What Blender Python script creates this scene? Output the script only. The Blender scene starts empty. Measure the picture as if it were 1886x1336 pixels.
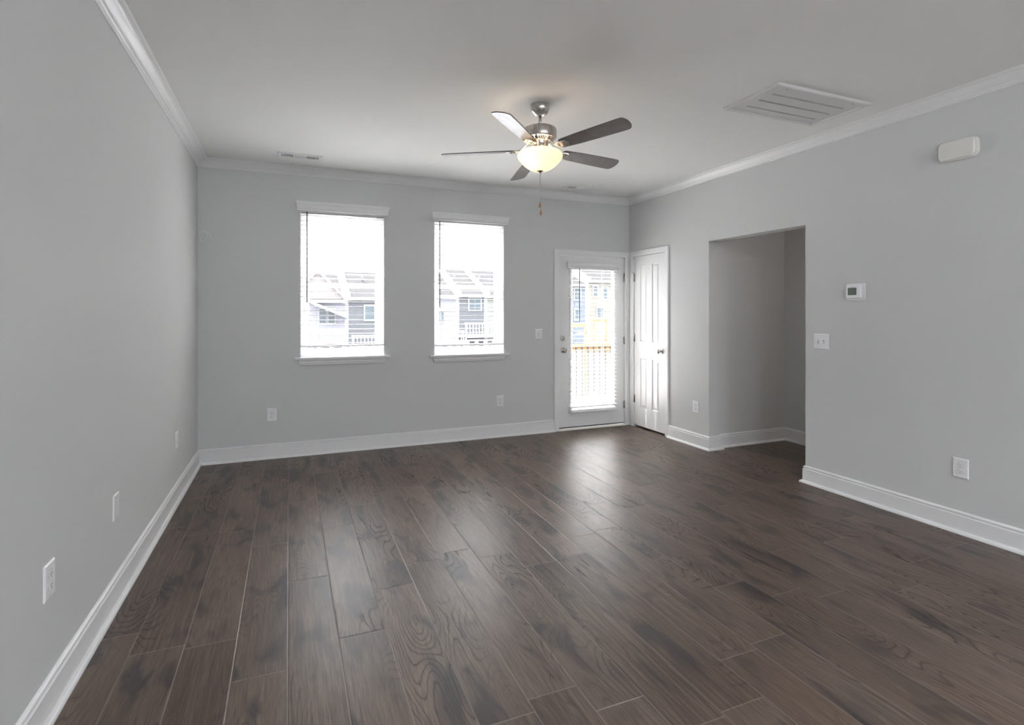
import bpy, bmesh, math, random
from mathutils import Vector, Matrix
PI = math.pi
random.seed(4)
S = bpy.context.scene
COL = S.collection

# ------------------------------------------------------------------ camera, sky, sun, exposure
CAM_H = 1.377
cd = bpy.data.cameras.new('camera'); cam = bpy.data.objects.new('camera', cd); COL.objects.link(cam)
cd.sensor_fit = 'HORIZONTAL'; cd.sensor_width = 36; cd.lens = 36 * 992 / 1886
cd.shift_y = -92 / 1886; cd.clip_end = 500; cd.clip_start = 0.05
cam.location = (0, 0, CAM_H); cam.rotation_euler = (PI / 2, 0, -math.atan(411 / 992))
S.camera = cam

W = bpy.data.worlds.new('sky'); S.world = W; W.use_nodes = True
wn = W.node_tree.nodes; wl = W.node_tree.links
bg = wn['Background']; bg.inputs[1].default_value = 5.4
tc = wn.new('ShaderNodeTexCoord'); sx = wn.new('ShaderNodeSeparateXYZ'); cr = wn.new('ShaderNodeValToRGB')
wl.new(tc.outputs['Generated'], sx.inputs[0]); wl.new(sx.outputs[2], cr.inputs[0]); wl.new(cr.outputs[0], bg.inputs[0])
# hazy bright sky: pale at the horizon, several times brighter high up
E_ = cr.color_ramp.elements
E_[0].position = 0.0; E_[0].color = (0.088, 0.090, 0.092, 1)
E_[1].position = 1.0; E_[1].color = (0.92, 0.96, 1.0, 1)
e_ = E_.new(0.12); e_.color = (0.10, 0.102, 0.105, 1)
e_ = E_.new(0.45); e_.color = (0.55, 0.57, 0.60, 1)

sd = bpy.data.lights.new('sun', 'SUN'); sd.energy = 9.8; sd.angle = math.radians(0.53); sd.color = (1, 0.97, 0.93)
sun = bpy.data.objects.new('sun', sd); COL.objects.link(sun)
sun_dir = Vector((0.64, -0.77, -1.17)).normalized()      # the way the light travels
sun.rotation_euler = sun_dir.to_track_quat('-Z', 'Y').to_euler(); sun.location = (-8, 18, 14)

vs = S.view_settings; vs.view_transform = 'Standard'; vs.look = 'None'; vs.gamma = 1; vs.use_curve_mapping = False
vs.exposure = 2.2
S.cycles.max_bounces = 10; S.cycles.diffuse_bounces = 7; S.cycles.transparent_max_bounces = 16
S.cycles.sample_clamp_indirect = 40; S.cycles.caustics_reflective = True; S.cycles.caustics_refractive = False

# room: left wall XL, right wall XR, window wall D, ceiling HC
XL, XR, D, HC = -0.76, 3.873, 5.57, 2.765
REAR = -3.6
WT = 0.15

# daylight portals just outside the glazing (they only guide the sampling of the sky)
def portal(name, loc, rot, sx_, sy_):
    l = bpy.data.lights.new(name, 'AREA'); l.shape = 'RECTANGLE'; l.size = sx_; l.size_y = sy_
    l.cycles.is_portal = True
    o = bpy.data.objects.new(name, l); COL.objects.link(o); o.location = loc; o.rotation_euler = rot
portal('sky_portal', (0.5, 5.74, 1.65), (-PI / 2, 0, 0), 0.86, 1.5)
portal('sky_portal', (1.815, 5.74, 1.65), (-PI / 2, 0, 0), 0.86, 1.5)
portal('sky_portal', (3.35, 5.66, 1.07), (-PI / 2, 0, 0), 0.62, 1.75)
portal('sky_portal', (0.75, -3.78, 1.1), (PI / 2, 0, 0), 1.9, 2.2)
portal('sky_portal', (2.9, -3.78, 1.55), (PI / 2, 0, 0), 1.3, 1.3)

# ------------------------------------------------------------------ materials
def new_mat(name):
    m = bpy.data.materials.new(name); m.use_nodes = True
    return m, m.node_tree.nodes, m.node_tree.links, m.node_tree.nodes['Principled BSDF']
def pbr(name, col, rough=0.5, metal=0.0, spec=0.5, bump=None, coat=0.0, noise=None):
    """bump = (scale, strength, distance); noise = (scale, amount): soft variation of the colour itself"""
    m, n, l, b = new_mat(name)
    b.inputs['Base Color'].default_value = (*col, 1); b.inputs['Roughness'].default_value = rough
    b.inputs['Metallic'].default_value = metal; b.inputs['Specular IOR Level'].default_value = spec
    b.inputs['Coat Weight'].default_value = coat
    t = n.new('ShaderNodeTexCoord')
    if bump:
        x = n.new('ShaderNodeTexNoise'); x.inputs['Scale'].default_value = bump[0]; x.inputs['Detail'].default_value = 3
        l.new(t.outputs['Object'], x.inputs['Vector'])
        q = n.new('ShaderNodeBump'); q.inputs['Strength'].default_value = bump[1]; q.inputs['Distance'].default_value = bump[2]
        l.new(x.outputs['Fac'], q.inputs['Height']); l.new(q.outputs[0], b.inputs['Normal'])
    if noise:
        x = n.new('ShaderNodeTexNoise'); x.inputs['Scale'].default_value = noise[0]; x.inputs['Detail'].default_value = 4
        l.new(t.outputs['Object'], x.inputs['Vector'])
        c = n.new('ShaderNodeValToRGB'); k = noise[1]
        c.color_ramp.elements[0].position = 0.3; c.color_ramp.elements[1].position = 0.7
        c.color_ramp.elements[0].color = (*[v * (1 - k) for v in col], 1)
        c.color_ramp.elements[1].color = (*[min(1, v * (1 + k)) for v in col], 1)
        l.new(x.outputs['Fac'], c.inputs[0]); l.new(c.outputs[0], b.inputs['Base Color'])
    return m
def brushed(name, col, rough):
    m, n, l, b = new_mat(name)
    b.inputs['Base Color'].default_value = (*col, 1); b.inputs['Metallic'].default_value = 1
    t = n.new('ShaderNodeTexCoord'); mp = n.new('ShaderNodeMapping'); mp.inputs['Scale'].default_value = (60, 60, 2)
    x = n.new('ShaderNodeTexNoise'); x.inputs['Scale'].default_value = 5
    l.new(t.outputs['Object'], mp.inputs[0]); l.new(mp.outputs[0], x.inputs['Vector'])
    r = n.new('ShaderNodeMapRange'); r.inputs[3].default_value = rough * 0.7; r.inputs[4].default_value = rough * 1.35
    l.new(x.outputs['Fac'], r.inputs[0]); l.new(r.outputs[0], b.inputs['Roughness'])
    return m
def siding(name, col, pitch=0.16, rough=0.7):
    m, n, l, b = new_mat(name)
    b.inputs['Roughness'].default_value = rough; b.inputs['IOR'].default_value = 1.0
    t = n.new('ShaderNodeTexCoord'); s = n.new('ShaderNodeSeparateXYZ'); l.new(t.outputs['Object'], s.inputs[0])
    d = n.new('ShaderNodeMath'); d.operation = 'DIVIDE'; d.inputs[1].default_value = pitch; l.new(s.outputs[2], d.inputs[0])
    f = n.new('ShaderNodeMath'); f.operation = 'FRACT'; l.new(d.outputs[0], f.inputs[0])
    c = n.new('ShaderNodeValToRGB'); c.color_ramp.elements[0].color = (*[v * 0.7 for v in col], 1)
    c.color_ramp.elements[1].color = (*col, 1); c.color_ramp.elements[1].position = 0.12
    l.new(f.outputs[0], c.inputs[0]); l.new(c.outputs[0], b.inputs['Base Color'])
    q = n.new('ShaderNodeBump'); q.inputs['Distance'].default_value = 0.02; l.new(f.outputs[0], q.inputs['Height']); l.new(q.outputs[0], b.inputs['Normal'])
    return m
def thin_glass(name, tint=(1, 1, 1)):
    m = bpy.data.materials.new(name); m.use_nodes = True; n = m.node_tree.nodes; l = m.node_tree.links
    for x in list(n): n.remove(x)
    o = n.new('ShaderNodeOutputMaterial'); mx = n.new('ShaderNodeMixShader'); tr = n.new('ShaderNodeBsdfTransparent')
    g = n.new('ShaderNodeBsdfGlossy'); g.inputs['Roughness'].default_value = 0.02; tr.inputs[0].default_value = (*tint, 1)
    fr = n.new('ShaderNodeFresnel'); fr.inputs[0].default_value = 1.45
    ge = n.new('ShaderNodeNewGeometry'); inv = n.new('ShaderNodeMath'); inv.operation = 'SUBTRACT'; inv.inputs[0].default_value = 1.0
    l.new(ge.outputs['Backfacing'], inv.inputs[1]); mu = n.new('ShaderNodeMath'); mu.operation = 'MULTIPLY'
    l.new(fr.outputs[0], mu.inputs[0]); l.new(inv.outputs[0], mu.inputs[1])
    l.new(mu.outputs[0], mx.inputs[0]); l.new(tr.outputs[0], mx.inputs[1]); l.new(g.outputs[0], mx.inputs[2]); l.new(mx.outputs[0], o.inputs[0])
    return m
def emit_mat(name, col, strength):
    m, n, l, b = new_mat(name)
    b.inputs['Base Color'].default_value = (*col, 1); b.inputs['Emission Color'].default_value = (*col, 1)
    b.inputs['Emission Strength'].default_value = strength
    return m

M = {}
M['wall'] = pbr('wall_paint', (0.585, 0.592, 0.595), 0.62, spec=0.3, bump=(900, 0.06, 0.001))
M['ceiling'] = pbr('ceiling_paint', (0.76, 0.765, 0.76), 0.8, spec=0.2, bump=(700, 0.08, 0.001))
M['trim'] = pbr('white_trim_paint', (0.72, 0.722, 0.73), 0.32, spec=0.45)
M['door'] = pbr('white_door_paint', (0.73, 0.735, 0.74), 0.30, spec=0.5, bump=(60, 0.04, 0.001))
M['vinyl'] = pbr('white_vinyl', (0.88, 0.88, 0.89), 0.35)
M['slat'] = pbr('white_faux_wood', (0.86, 0.86, 0.85), 0.4)
m_, n_, l_, b_0 = new_mat('white_vinyl_slat'); b_0.inputs['Base Color'].default_value = (0.92, 0.92, 0.91, 1); b_0.inputs['Roughness'].default_value = 0.4
tr_ = n_.new('ShaderNodeBsdfTranslucent'); tr_.inputs[0].default_value = (0.9, 0.9, 0.88, 1); mx_ = n_.new('ShaderNodeMixShader'); mx_.inputs[0].default_value = 0.05
l_.new(b_0.outputs[0], mx_.inputs[1]); l_.new(tr_.outputs[0], mx_.inputs[2]); l_.new(mx_.outputs[0], n_['Material Output'].inputs[0]); M['slat'] = m_
M['grille'] = pbr('grille_enamel', (0.62, 0.62, 0.62), 0.4)
M['plastic'] = pbr('white_plastic', (0.78, 0.78, 0.80), 0.3)
M['chime'] = pbr('warm_white_plastic', (0.72, 0.71, 0.68), 0.35)
M['dark'] = pbr('dark_slot', (0.015, 0.015, 0.015), 0.6)
M['screw'] = pbr('screw_metal', (0.5, 0.5, 0.5), 0.35, metal=1)
M['nickel'] = brushed('brushed_nickel', (0.56, 0.53, 0.50), 0.28)
M['nickel_dark'] = brushed('satin_nickel_dark', (0.40, 0.375, 0.35), 0.25)
M['chrome'] = pbr('polished_nickel', (0.78, 0.74, 0.70), 0.12, metal=1)
M['blade'] = pbr('dark_walnut_laminate', (0.085, 0.068, 0.065), 0.38, spec=0.5, noise=(14, 0.25), coat=0.25)
M['glass'] = thin_glass('window_glass')
M['lcd'] = pbr('lcd_green_grey', (0.13, 0.16, 0.13), 0.2)
M['lcd_digit'] = pbr('lcd_digit', (0.035, 0.05, 0.035), 0.3)
M['cord'] = pbr('white_cord', (0.8, 0.8, 0.78), 0.6)
M['wand'] = pbr('grey_acrylic', (0.10, 0.10, 0.12), 0.25)
M['threshold'] = pbr('pale_threshold', (0.80, 0.77, 0.72), 0.30, noise=(30, 0.05))
M['sweep'] = pbr('black_rubber', (0.02, 0.02, 0.02), 0.7)
M['pendant'] = pbr('amber_wood', (0.38, 0.20, 0.09), 0.35)
M['pine'] = pbr('treated_pine', (0.1550, 0.1080, 0.0600), 0.6, spec=0.03, noise=(3, 0.2))
M['deck'] = pbr('deck_boards', (0.42, 0.36, 0.30), 0.7, spec=0.03, noise=(4, 0.2))
M['ground'] = pbr('pale_gravel_ground', (0.34, 0.335, 0.34), 0.9, spec=0.03, noise=(0.9, 0.6))
M['asphalt'] = pbr('grey_asphalt', (0.13, 0.145, 0.17), 0.85, spec=0.03, noise=(0.6, 0.15))
M['roof'] = siding('grey_shingles', (0.0340, 0.0330, 0.0340), 0.22, 0.9)
M['gable'] = siding('beige_siding', (0.1500, 0.1350, 0.1300), 0.18)
M['white_siding'] = siding('white_siding', (0.1850, 0.1870, 0.2050), 0.18)
M['grey_siding'] = siding('slate_siding', (0.0880, 0.0900, 0.0960), 0.18)
M['green_siding'] = siding('pale_green_siding', (0.1450, 0.1480, 0.1380), 0.18)
M['blue_siding'] = siding('blue_siding', (0.0980, 0.1120, 0.1280), 0.18)
M['tan_siding'] = siding('tan_siding', (0.1500, 0.1380, 0.1180), 0.18)
M['ext_white'] = pbr('exterior_white_trim', (0.2400, 0.2400, 0.2450), 0.6, spec=0.03)
M['ext_glass'] = pbr('dark_window_glass', (0.0506, 0.0644, 0.0736), 0.15)
M['pipe'] = pbr('dark_vent_pipe', (0.03, 0.03, 0.035), 0.6)

# frosted glass bowl
m = bpy.data.materials.new('frosted_bowl_glass'); m.use_nodes = True; n = m.node_tree.nodes; l = m.node_tree.links
for x in list(n): n.remove(x)
o = n.new('ShaderNodeOutputMaterial'); a = n.new('ShaderNodeMixShader'); b_ = n.new('ShaderNodeMixShader')
tl = n.new('ShaderNodeBsdfTranslucent'); tl.inputs[0].default_value = (1.0, 0.92, 0.80, 1)
df = n.new('ShaderNodeBsdfDiffuse'); df.inputs[0].default_value = (0.9, 0.86, 0.80, 1)
gl = n.new('ShaderNodeBsdfGlossy'); gl.inputs['Roughness'].default_value = 0.2
a.inputs[0].default_value = 0.62; b_.inputs[0].default_value = 0.05
l.new(tl.outputs[0], a.inputs[1]); l.new(df.outputs[0], a.inputs[2]); l.new(a.outputs[0], b_.inputs[1]); l.new(gl.outputs[0], b_.inputs[2]); l.new(b_.outputs[0], o.inputs[0])
M['bowl'] = m

# ---- plank floor
PW, PL, PX0 = 0.197, 1.25, -0.594
def floor_mat():
    m, n, l, b = new_mat('dark_oak_laminate_planks')
    def mth(op, *a):
        x = n.new('ShaderNodeMath'); x.operation = op
        for i, v in enumerate(a):
            if isinstance(v, (int, float)): x.inputs[i].default_value = v
            else: l.new(v, x.inputs[i])
        return x.outputs[0]
    def comb(x, y, z=0.0):
        c = n.new('ShaderNodeCombineXYZ')
        for i, v in enumerate((x, y, z)):
            if isinstance(v, (int, float)): c.inputs[i].default_value = v
            else: l.new(v, c.inputs[i])
        return c.outputs[0]
    def noise(vec, scale, detail=2, rough=0.5, dist=0.0):
        x = n.new('ShaderNodeTexNoise'); x.inputs['Scale'].default_value = scale; x.inputs['Detail'].default_value = detail
        x.inputs['Roughness'].default_value = rough; x.inputs['Distortion'].default_value = dist
        l.new(vec, x.inputs['Vector']); return x.outputs['Fac']
    def wnoise(vec):
        x = n.new('ShaderNodeTexWhiteNoise'); x.noise_dimensions = '3D'; l.new(vec, x.inputs['Vector'])
        s = n.new('ShaderNodeSeparateColor'); l.new(x.outputs['Color'], s.inputs[0]); return s.outputs
    def ramp(v, stops):
        c = n.new('ShaderNodeValToRGB'); e = c.color_ramp.elements
        e[0].position, e[0].color = stops[0][0], (*stops[0][1], 1)
        e[1].position, e[1].color = stops[-1][0], (*stops[-1][1], 1)
        for p, q in stops[1:-1]:
            z = e.new(p); z.color = (*q, 1)
        l.new(v, c.inputs[0]); return c.outputs[0]
    def mix(f, A, B, mode='MIX'):
        x = n.new('ShaderNodeMix'); x.data_type = 'RGBA'; x.blend_type = mode
        if isinstance(f, (int, float)): x.inputs[0].default_value = f
        else: l.new(f, x.inputs[0])
        for i, v in ((6, A), (7, B)):
            if isinstance(v, tuple): x.inputs[i].default_value = (*v, 1)
            else: l.new(v, x.inputs[i])
        return x.outputs[2]
    t = n.new('ShaderNodeTexCoord'); sp = n.new('ShaderNodeSeparateXYZ'); l.new(t.outputs['Object'], sp.inputs[0])
    X, Y = sp.outputs[0], sp.outputs[1]
    xr = mth('DIVIDE', mth('SUBTRACT', X, PX0), PW); row = mth('FLOOR', xr); fx = mth('FRACT', xr)
    r1 = wnoise(comb(row, 3.7))
    yr = mth('ADD', mth('DIVIDE', Y, PL), mth('MULTIPLY', r1[0], 7.3)); pc = mth('FLOOR', yr); fy = mth('FRACT', yr)
    rid = wnoise(comb(row, pc, 1.3))
    ra, rb, rc = rid[0], rid[1], rid[2]
    # distance to the seams in metres
    ex = mth('MULTIPLY', mth('MINIMUM', fx, mth('SUBTRACT', 1.0, fx)), PW)
    ey = mth('MULTIPLY', mth('MINIMUM', fy, mth('SUBTRACT', 1.0, fy)), PL)
    ed = mth('MINIMUM', ex, ey)
    # grain: contour lines of a stretched smooth noise give cathedrals and knots
    gx = mth('ADD', X, mth('MULTIPLY', ra, 37.0)); gy = mth('ADD', Y, mth('MULTIPLY', rb, 53.0))
    wob = noise(comb(mth('MULTIPLY', gx, 30), mth('MULTIPLY', gy, 12)), 1.0, 2)
    h = noise(comb(mth('MULTIPLY', gx, 6.0), mth('MULTIPLY', gy, 1.15)), 1.0, 1.0, 0.35)
    hh = mth('ADD', mth('MULTIPLY', h, 26.0), mth('MULTIPLY', wob, 0.5))
    fr = mth('FRACT', hh)
    tri = mth('ABSOLUTE', mth('SUBTRACT', mth('MULTIPLY', fr, 2.0), 1.0))
    line = mth('POWER', tri, 5.0)
    lmask = ramp(noise(comb(mth('MULTIPLY', gx, 3.0), mth('MULTIPLY', gy, 1.3), 4.0), 1.0, 1), [(0.46, (0.04,) * 3), (0.64, (1, 1, 1))])
    line = mth('MULTIPLY', line, lmask)
    fib = noise(comb(mth('MULTIPLY', gx, 260), mth('MULTIPLY', gy, 7.0)), 1.0, 3, 0.6)
    fib2 = noise(comb(mth('MULTIPLY', gx, 75), mth('MULTIPLY', gy, 2.2), 9.0), 1.0, 3, 0.6)
    blot = noise(comb(mth('MULTIPLY', gx, 8.0), mth('MULTIPLY', gy, 2.5), 2.0), 1.0, 2.5, 0.5, 0.6)
    blot2 = noise(comb(mth('MULTIPLY', gx, 2.4), mth('MULTIPLY', gy, 1.1), 6.0), 1.0, 2, 0.5)
    base = ramp(rc, [(0.0, (0.066, 0.044, 0.035)), (0.35, (0.110, 0.077, 0.062)), (0.7, (0.160, 0.116, 0.093)), (1.0, (0.084, 0.066, 0.058))])
    c = mix(ramp(fib2, [(0.36, (0,) * 3), (0.66, (0.75,) * 3)]), base, (0.215, 0.155, 0.120))
    c = mix(ramp(blot2, [(0.35, (0,) * 3), (0.7, (0.5,) * 3)]), c, (0.060, 0.037, 0.028))
    c = mix(ramp(blot, [(0.53, (0,) * 3), (0.66, (0.82,) * 3)]), c, (0.030, 0.029, 0.032))
    c = mix(mth('MULTIPLY', ramp(fib, [(0.42, (0,) * 3), (0.66, (1,) * 3)]), 0.55), c, (0.045, 0.030, 0.025))
    c = mix(mth('MULTIPLY', line, 0.75), c, (0.022, 0.016, 0.014))
    seam_glint = ramp(ed, [(0.0, (1,) * 3), (0.0011, (0.9,) * 3), (0.0022, (0,) * 3)])
    c = mix(mth('MULTIPLY', seam_glint, 0.55), c, (0.24, 0.20, 0.18))  # lighter seam colour paints in the highlight along the plank bevels
    l.new(c, b.inputs['Base Color'])
    rg = mth('ADD', mth('MULTIPLY', fib, 0.14), mth('ADD', 0.30, mth('MULTIPLY', line, 0.2)))
    l.new(rg, b.inputs['Roughness']); b.inputs['Specular IOR Level'].default_value = 0.38
    bev = ramp(ed, [(0.0, (0,) * 3), (0.003, (1,) * 3)])
    ht = mth('ADD', mth('MULTIPLY', bev, 1.2), mth('SUBTRACT', mth('MULTIPLY', fib, 0.35), mth('MULTIPLY', line, 0.35)))
    q = n.new('ShaderNodeBump'); q.inputs['Strength'].default_value = 0.8; q.inputs['Distance'].default_value = 0.0010
    l.new(ht, q.inputs['Height']); l.new(q.outputs[0], b.inputs['Normal'])
    return m
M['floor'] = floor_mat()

# ------------------------------------------------------------------ mesh helpers
class MB:
    def __init__(s): s.bm = bmesh.new()
    def quad(s, pts, smooth=False):
        f = s.bm.faces.new([s.bm.verts.new(p) for p in pts]); f.smooth = smooth; return f
    def box(s, x0, x1, y0, y1, z0, z1):
        v = [s.bm.verts.new((x, y, z)) for x in (x0, x1) for y in (y0, y1) for z in (z0, z1)]
        for i in ((0, 1, 3, 2), (4, 6, 7, 5), (0, 4, 5, 1), (2, 3, 7, 6), (0, 2, 6, 4), (1, 5, 7, 3)):
            s.bm.faces.new([v[k] for k in i])
        return s
    def prism(s, poly, fn, a, b, smooth=False):
        """poly: 2D outline; fn(u, v, t) -> point; between t = a and t = b"""
        A = [s.bm.verts.new(fn(u, v, a)) for u, v in poly]; B = [s.bm.verts.new(fn(u, v, b)) for u, v in poly]
        k = len(poly)
        for i in range(k):
            f = s.bm.faces.new((A[i], A[(i + 1) % k], B[(i + 1) % k], B[i])); f.smooth = smooth
        s.bm.faces.new(A[::-1]); s.bm.faces.new(B); return s
    def lathe(s, prof, seg=40, mat=None, smooth=True, caps=True):
        """prof: (r, z) list, axis z; mat: Matrix to place it"""
        mat = mat or Matrix()
        rings = []
        for r, z in prof:
            if r < 1e-6: rings.append([s.bm.verts.new(mat @ Vector((0, 0, z)))])
            else: rings.append([s.bm.verts.new(mat @ Vector((r * math.cos(2 * PI * i / seg), r * math.sin(2 * PI * i / seg), z))) for i in range(seg)])
        for A, B in zip(rings, rings[1:]):
            for i in range(seg):
                j = (i + 1) % seg
                if len(A) == 1 and len(B) == 1: continue
                if len(A) == 1: f = s.bm.faces.new((A[0], B[i], B[j]))
                elif len(B) == 1: f = s.bm.faces.new((A[i], B[0], A[j]))
                else: f = s.bm.faces.new((A[i], A[j], B[j], B[i]))
                f.smooth = smooth
        if caps:
            if len(rings[0]) > 1: s.bm.faces.new(rings[0][::-1])
            if len(rings[-1]) > 1: s.bm.faces.new(rings[-1])
        return s
    def tube(s, pts, r, seg=8, radii=None, flat=1.0):
        pts = [Vector(p) for p in pts]; rings = []
        for i, p in enumerate(pts):
            d = (pts[min(i + 1, len(pts) - 1)] - pts[max(i - 1, 0)]).normalized()
            up = Vector((0, 0, 1)) if abs(d.z) < 0.95 else Vector((1, 0, 0))
            a = d.cross(up).normalized(); b = a.cross(d).normalized()
            rr = radii[i] if radii else r
            rings.append([s.bm.verts.new(p + a * rr * math.cos(2 * PI * k / seg) + b * rr * flat * math.sin(2 * PI * k / seg)) for k in range(seg)])
        for A, B in zip(rings, rings[1:]):
            for k in range(seg):
                f = s.bm.faces.new((A[k], A[(k + 1) % seg], B[(k + 1) % seg], B[k])); f.smooth = True
        s.bm.faces.new(rings[0][::-1]); s.bm.faces.new(rings[-1]); return s
    def build(s, name, mat, parent=None, bevel=0.0, seg=2, xf=None):
        if xf: s.bm.transform(xf)
        bmesh.ops.recalc_face_normals(s.bm, faces=s.bm.faces)
        me = bpy.data.meshes.new(name); s.bm.to_mesh(me); s.bm.free()
        me.materials.append(mat if not isinstance(mat, str) else M[mat])
        o = bpy.data.objects.new(name, me); COL.objects.link(o)
        if parent: o.parent = parent
        if bevel:
            b = o.modifiers.new('bevel', 'BEVEL'); b.width = bevel; b.segments = seg; b.limit_method = 'ANGLE'; b.angle_limit = math.radians(40)
            b.harden_normals = False
        return o

def thing(name, label, cat, loc=(0, 0, 0), rz=0.0, group=None):
    o = bpy.data.objects.new(name, None); COL.objects.link(o); o.empty_display_size = 0.1
    o.location = loc; o.rotation_euler = (0, 0, rz); o['label'] = label; o['category'] = cat
    if group: o['group'] = group
    return o
def tag(o, label, cat, group=None, kind=None):
    o['label'] = label; o['category'] = cat
    if group: o['group'] = group
    if kind: o['kind'] = kind
    return o
def structure(o, label=None):
    o['kind'] = 'structure'
    if label: o['label'] = label
    return o
def dup(root, loc, rz, label, group=None, name=None):
    def cp(o, parent):
        c = o.copy(); COL.objects.link(c)
        if parent:
            c.parent = parent
        for ch in o.children: cp(ch, c)
        return c
    r = cp(root, None); r.location = loc; r.rotation_euler = (0, 0, rz); r['label'] = label
    if group: r['group'] = group
    return r

# grid wall with rectangular holes.  fn(u, z, w) -> point, w = depth into the wall
def holed_wall(name, us, zs, holes, fn, mat, thick):
    mb = MB(); bm = mb.bm
    us = sorted(set([round(u, 5) for u in us] + [round(h[i], 5) for h in holes for i in (0, 1)]))
    zs = sorted(set([round(z, 5) for z in zs] + [round(h[i], 5) for h in holes for i in (2, 3)]))
    V = {}
    def v(i, j, w):
        if (i, j, w) not in V: V[(i, j, w)] = bm.verts.new(fn(us[i], zs[j], w))
        return V[(i, j, w)]
    def solid(i, j):
        if i < 0 or j < 0 or i >= len(us) - 1 or j >= len(zs) - 1: return False
        u = (us[i] + us[i + 1]) / 2; z = (zs[j] + zs[j + 1]) / 2
        return not any(h[0] < u < h[1] and h[2] < z < h[3] for h in holes)
    for i in range(len(us) - 1):
        for j in range(len(zs) - 1):
            if not solid(i, j): continue
            for w in (0, thick):
                bm.faces.new((v(i, j, w), v(i + 1, j, w), v(i + 1, j + 1, w), v(i, j + 1, w)))
            for (di, dj, a, b) in ((-1, 0, (i, j), (i, j + 1)), (1, 0, (i + 1, j), (i + 1, j + 1)), (0, -1, (i, j), (i + 1, j)), (0, 1, (i, j + 1), (i + 1, j + 1))):
                if not solid(i + di, j + dj):
                    bm.faces.new((v(*a, 0), v(*b, 0), v(*b, thick), v(*a, thick)))
    return structure(mb.build(name, mat))

# ------------------------------------------------------------------ shell
W1 = (0.10, 0.90, 0.94, 2.352); W2 = (1.415, 2.212, 0.925, 2.345)
DX = (2.886, 3.816, -0.0, 2.058)          # patio door rough opening
CY = (4.876, 5.483, -0.0, 2.062)          # closet opening (Y range)
OP = (3.126, 4.215, 0.0, 2.09)            # hall opening (Y range)
XO = 5.1
FX1 = XO
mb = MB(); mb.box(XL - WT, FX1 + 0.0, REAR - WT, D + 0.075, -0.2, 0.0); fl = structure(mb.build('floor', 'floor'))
mb = MB(); mb.box(XL - WT, FX1, REAR - WT, D + WT, HC, HC + 0.2); structure(mb.build('ceiling', 'ceiling'))
holed_wall('wall_back', [XL - WT, FX1], [0, HC], [W1, W2, DX], lambda u, z, w: (u, D + w, z), 'wall', WT)
holed_wall('wall_right', [REAR, D], [0, HC], [CY, OP], lambda u, z, w: (XR + w, u, z), 'wall', 0.136)
holed_wall('wall_left', [REAR, D], [0, HC], [], lambda u, z, w: (XL - w, u, z), 'wall', WT)
RW = (2.3, 3.5, 1.0, 2.2); RD = (-0.15, 1.65, 0.0, 2.1)
holed_wall('wall_rear', [XL - WT, FX1], [0, HC], [RW, RD], lambda u, z, w: (u, REAR - w, z), 'wall', WT)
mb = MB(); mb.box(XR + 0.136, XO, 4.262, 4.38, 0, HC); structure(mb.build('wall_hall_back', 'wall'))
mb = MB(); mb.box(4.957, XO, REAR, 4.262, 0, HC); structure(mb.build('wall_hall_side', 'wall'))
mb = MB(); mb.box(XR + 0.136, 4.957, 1.3, 1.4, 0, HC); structure(mb.build('wall_hall_front', 'wall'))
mb = MB(); mb.box(4.957, XO, 4.38, D, 0, HC); structure(mb.build('wall_closet_side', 'wall'))

# profiles: (o = out from wall, z)
BASE = [(0, 0), (0.034, 0), (0.034, 0.006), (0.031, 0.013), (0.025, 0.019), (0.016, 0.0225), (0.0155, 0.105), (0.0155, 0.110), (0.013, 0.113), (0.0075, 0.1155),
        (0.0075, 0.1195), (0.0125, 0.122), (0.0125, 0.128), (0.010, 0.132), (0.006, 0.135), (0.0, 0.138)]
CROWN = [(0, -0.073), (0.008, -0.073), (0.011, -0.069), (0.011, -0.063), (0.016, -0.060), (0.020, -0.056), (0.022, -0.050), (0.026, -0.048),
         (0.032, -0.044), (0.041, -0.036), (0.050, -0.027), (0.057, -0.019), (0.064, -0.014), (0.068, -0.013), (0.070, -0.009), (0.076, -0.007), (0.083, -0.004), (0.086, 0.0), (0, 0)]
def run(name, prof, a, b, nrm, ma, mb_, mat='trim', z0=0.0):
    """moulding from a to b along a wall, nrm towards the room; ma, mb_: +1 inside mitre, -1 outside, 0 square"""
    a = Vector(a); b = Vector(b); d = (b - a).normalized(); nn = Vector(nrm); L = (b - a).length
    m = MB(); A = []; B = []
    for o_, z in prof:
        p = a + nn * o_ + d * (ma * o_); q = b + nn * o_ - d * (mb_ * o_)
        A.append(m.bm.verts.new((p.x, p.y, z + z0))); B.append(m.bm.verts.new((q.x, q.y, z + z0)))
    k = len(prof)
    for i in range(k): m.bm.faces.new((A[i], A[(i + 1) % k], B[(i + 1) % k], B[i]))
    m.bm.faces.new(A[::-1]); m.bm.faces.new(B)
    return structure(m.build(name, mat))
run('baseboard_left', BASE, (XL, REAR), (XL, D), (1, 0), 1, 1)
run('baseboard_back', BASE, (XL, D), (2.831, D), (0, -1), 1, 0)
run('baseboard_right_far', BASE, (XR, 4.826), (XR, OP[1]), (-1, 0), 0, -1)
run('baseboard_hall_jamb', BASE, (XR, OP[1]), (XR + 0.136, OP[1]), (0, -1), -1, -1)
run('baseboard_hall_back', BASE, (XR + 0.136, 4.262), (4.957, 4.262), (0, -1), 0, 1)
run('baseboard_hall_side', BASE, (4.957, 4.262), (4.957, 1.4), (-1, 0), 1, 1)
run('baseboard_right_near', BASE, (XR, OP[0]), (XR, REAR), (-1, 0), -1, 1)
run('baseboard_near_jamb', BASE, (XR + 0.136, OP[0]), (XR, OP[0]), (0, 1), -1, -1)
run('baseboard_rear', BASE, (XR, REAR), (1.72, REAR), (0, 1), 1, 0)
run('trim_1', CROWN, (XL, REAR), (XL, D), (1, 0), 1, 1, z0=HC)
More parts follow.
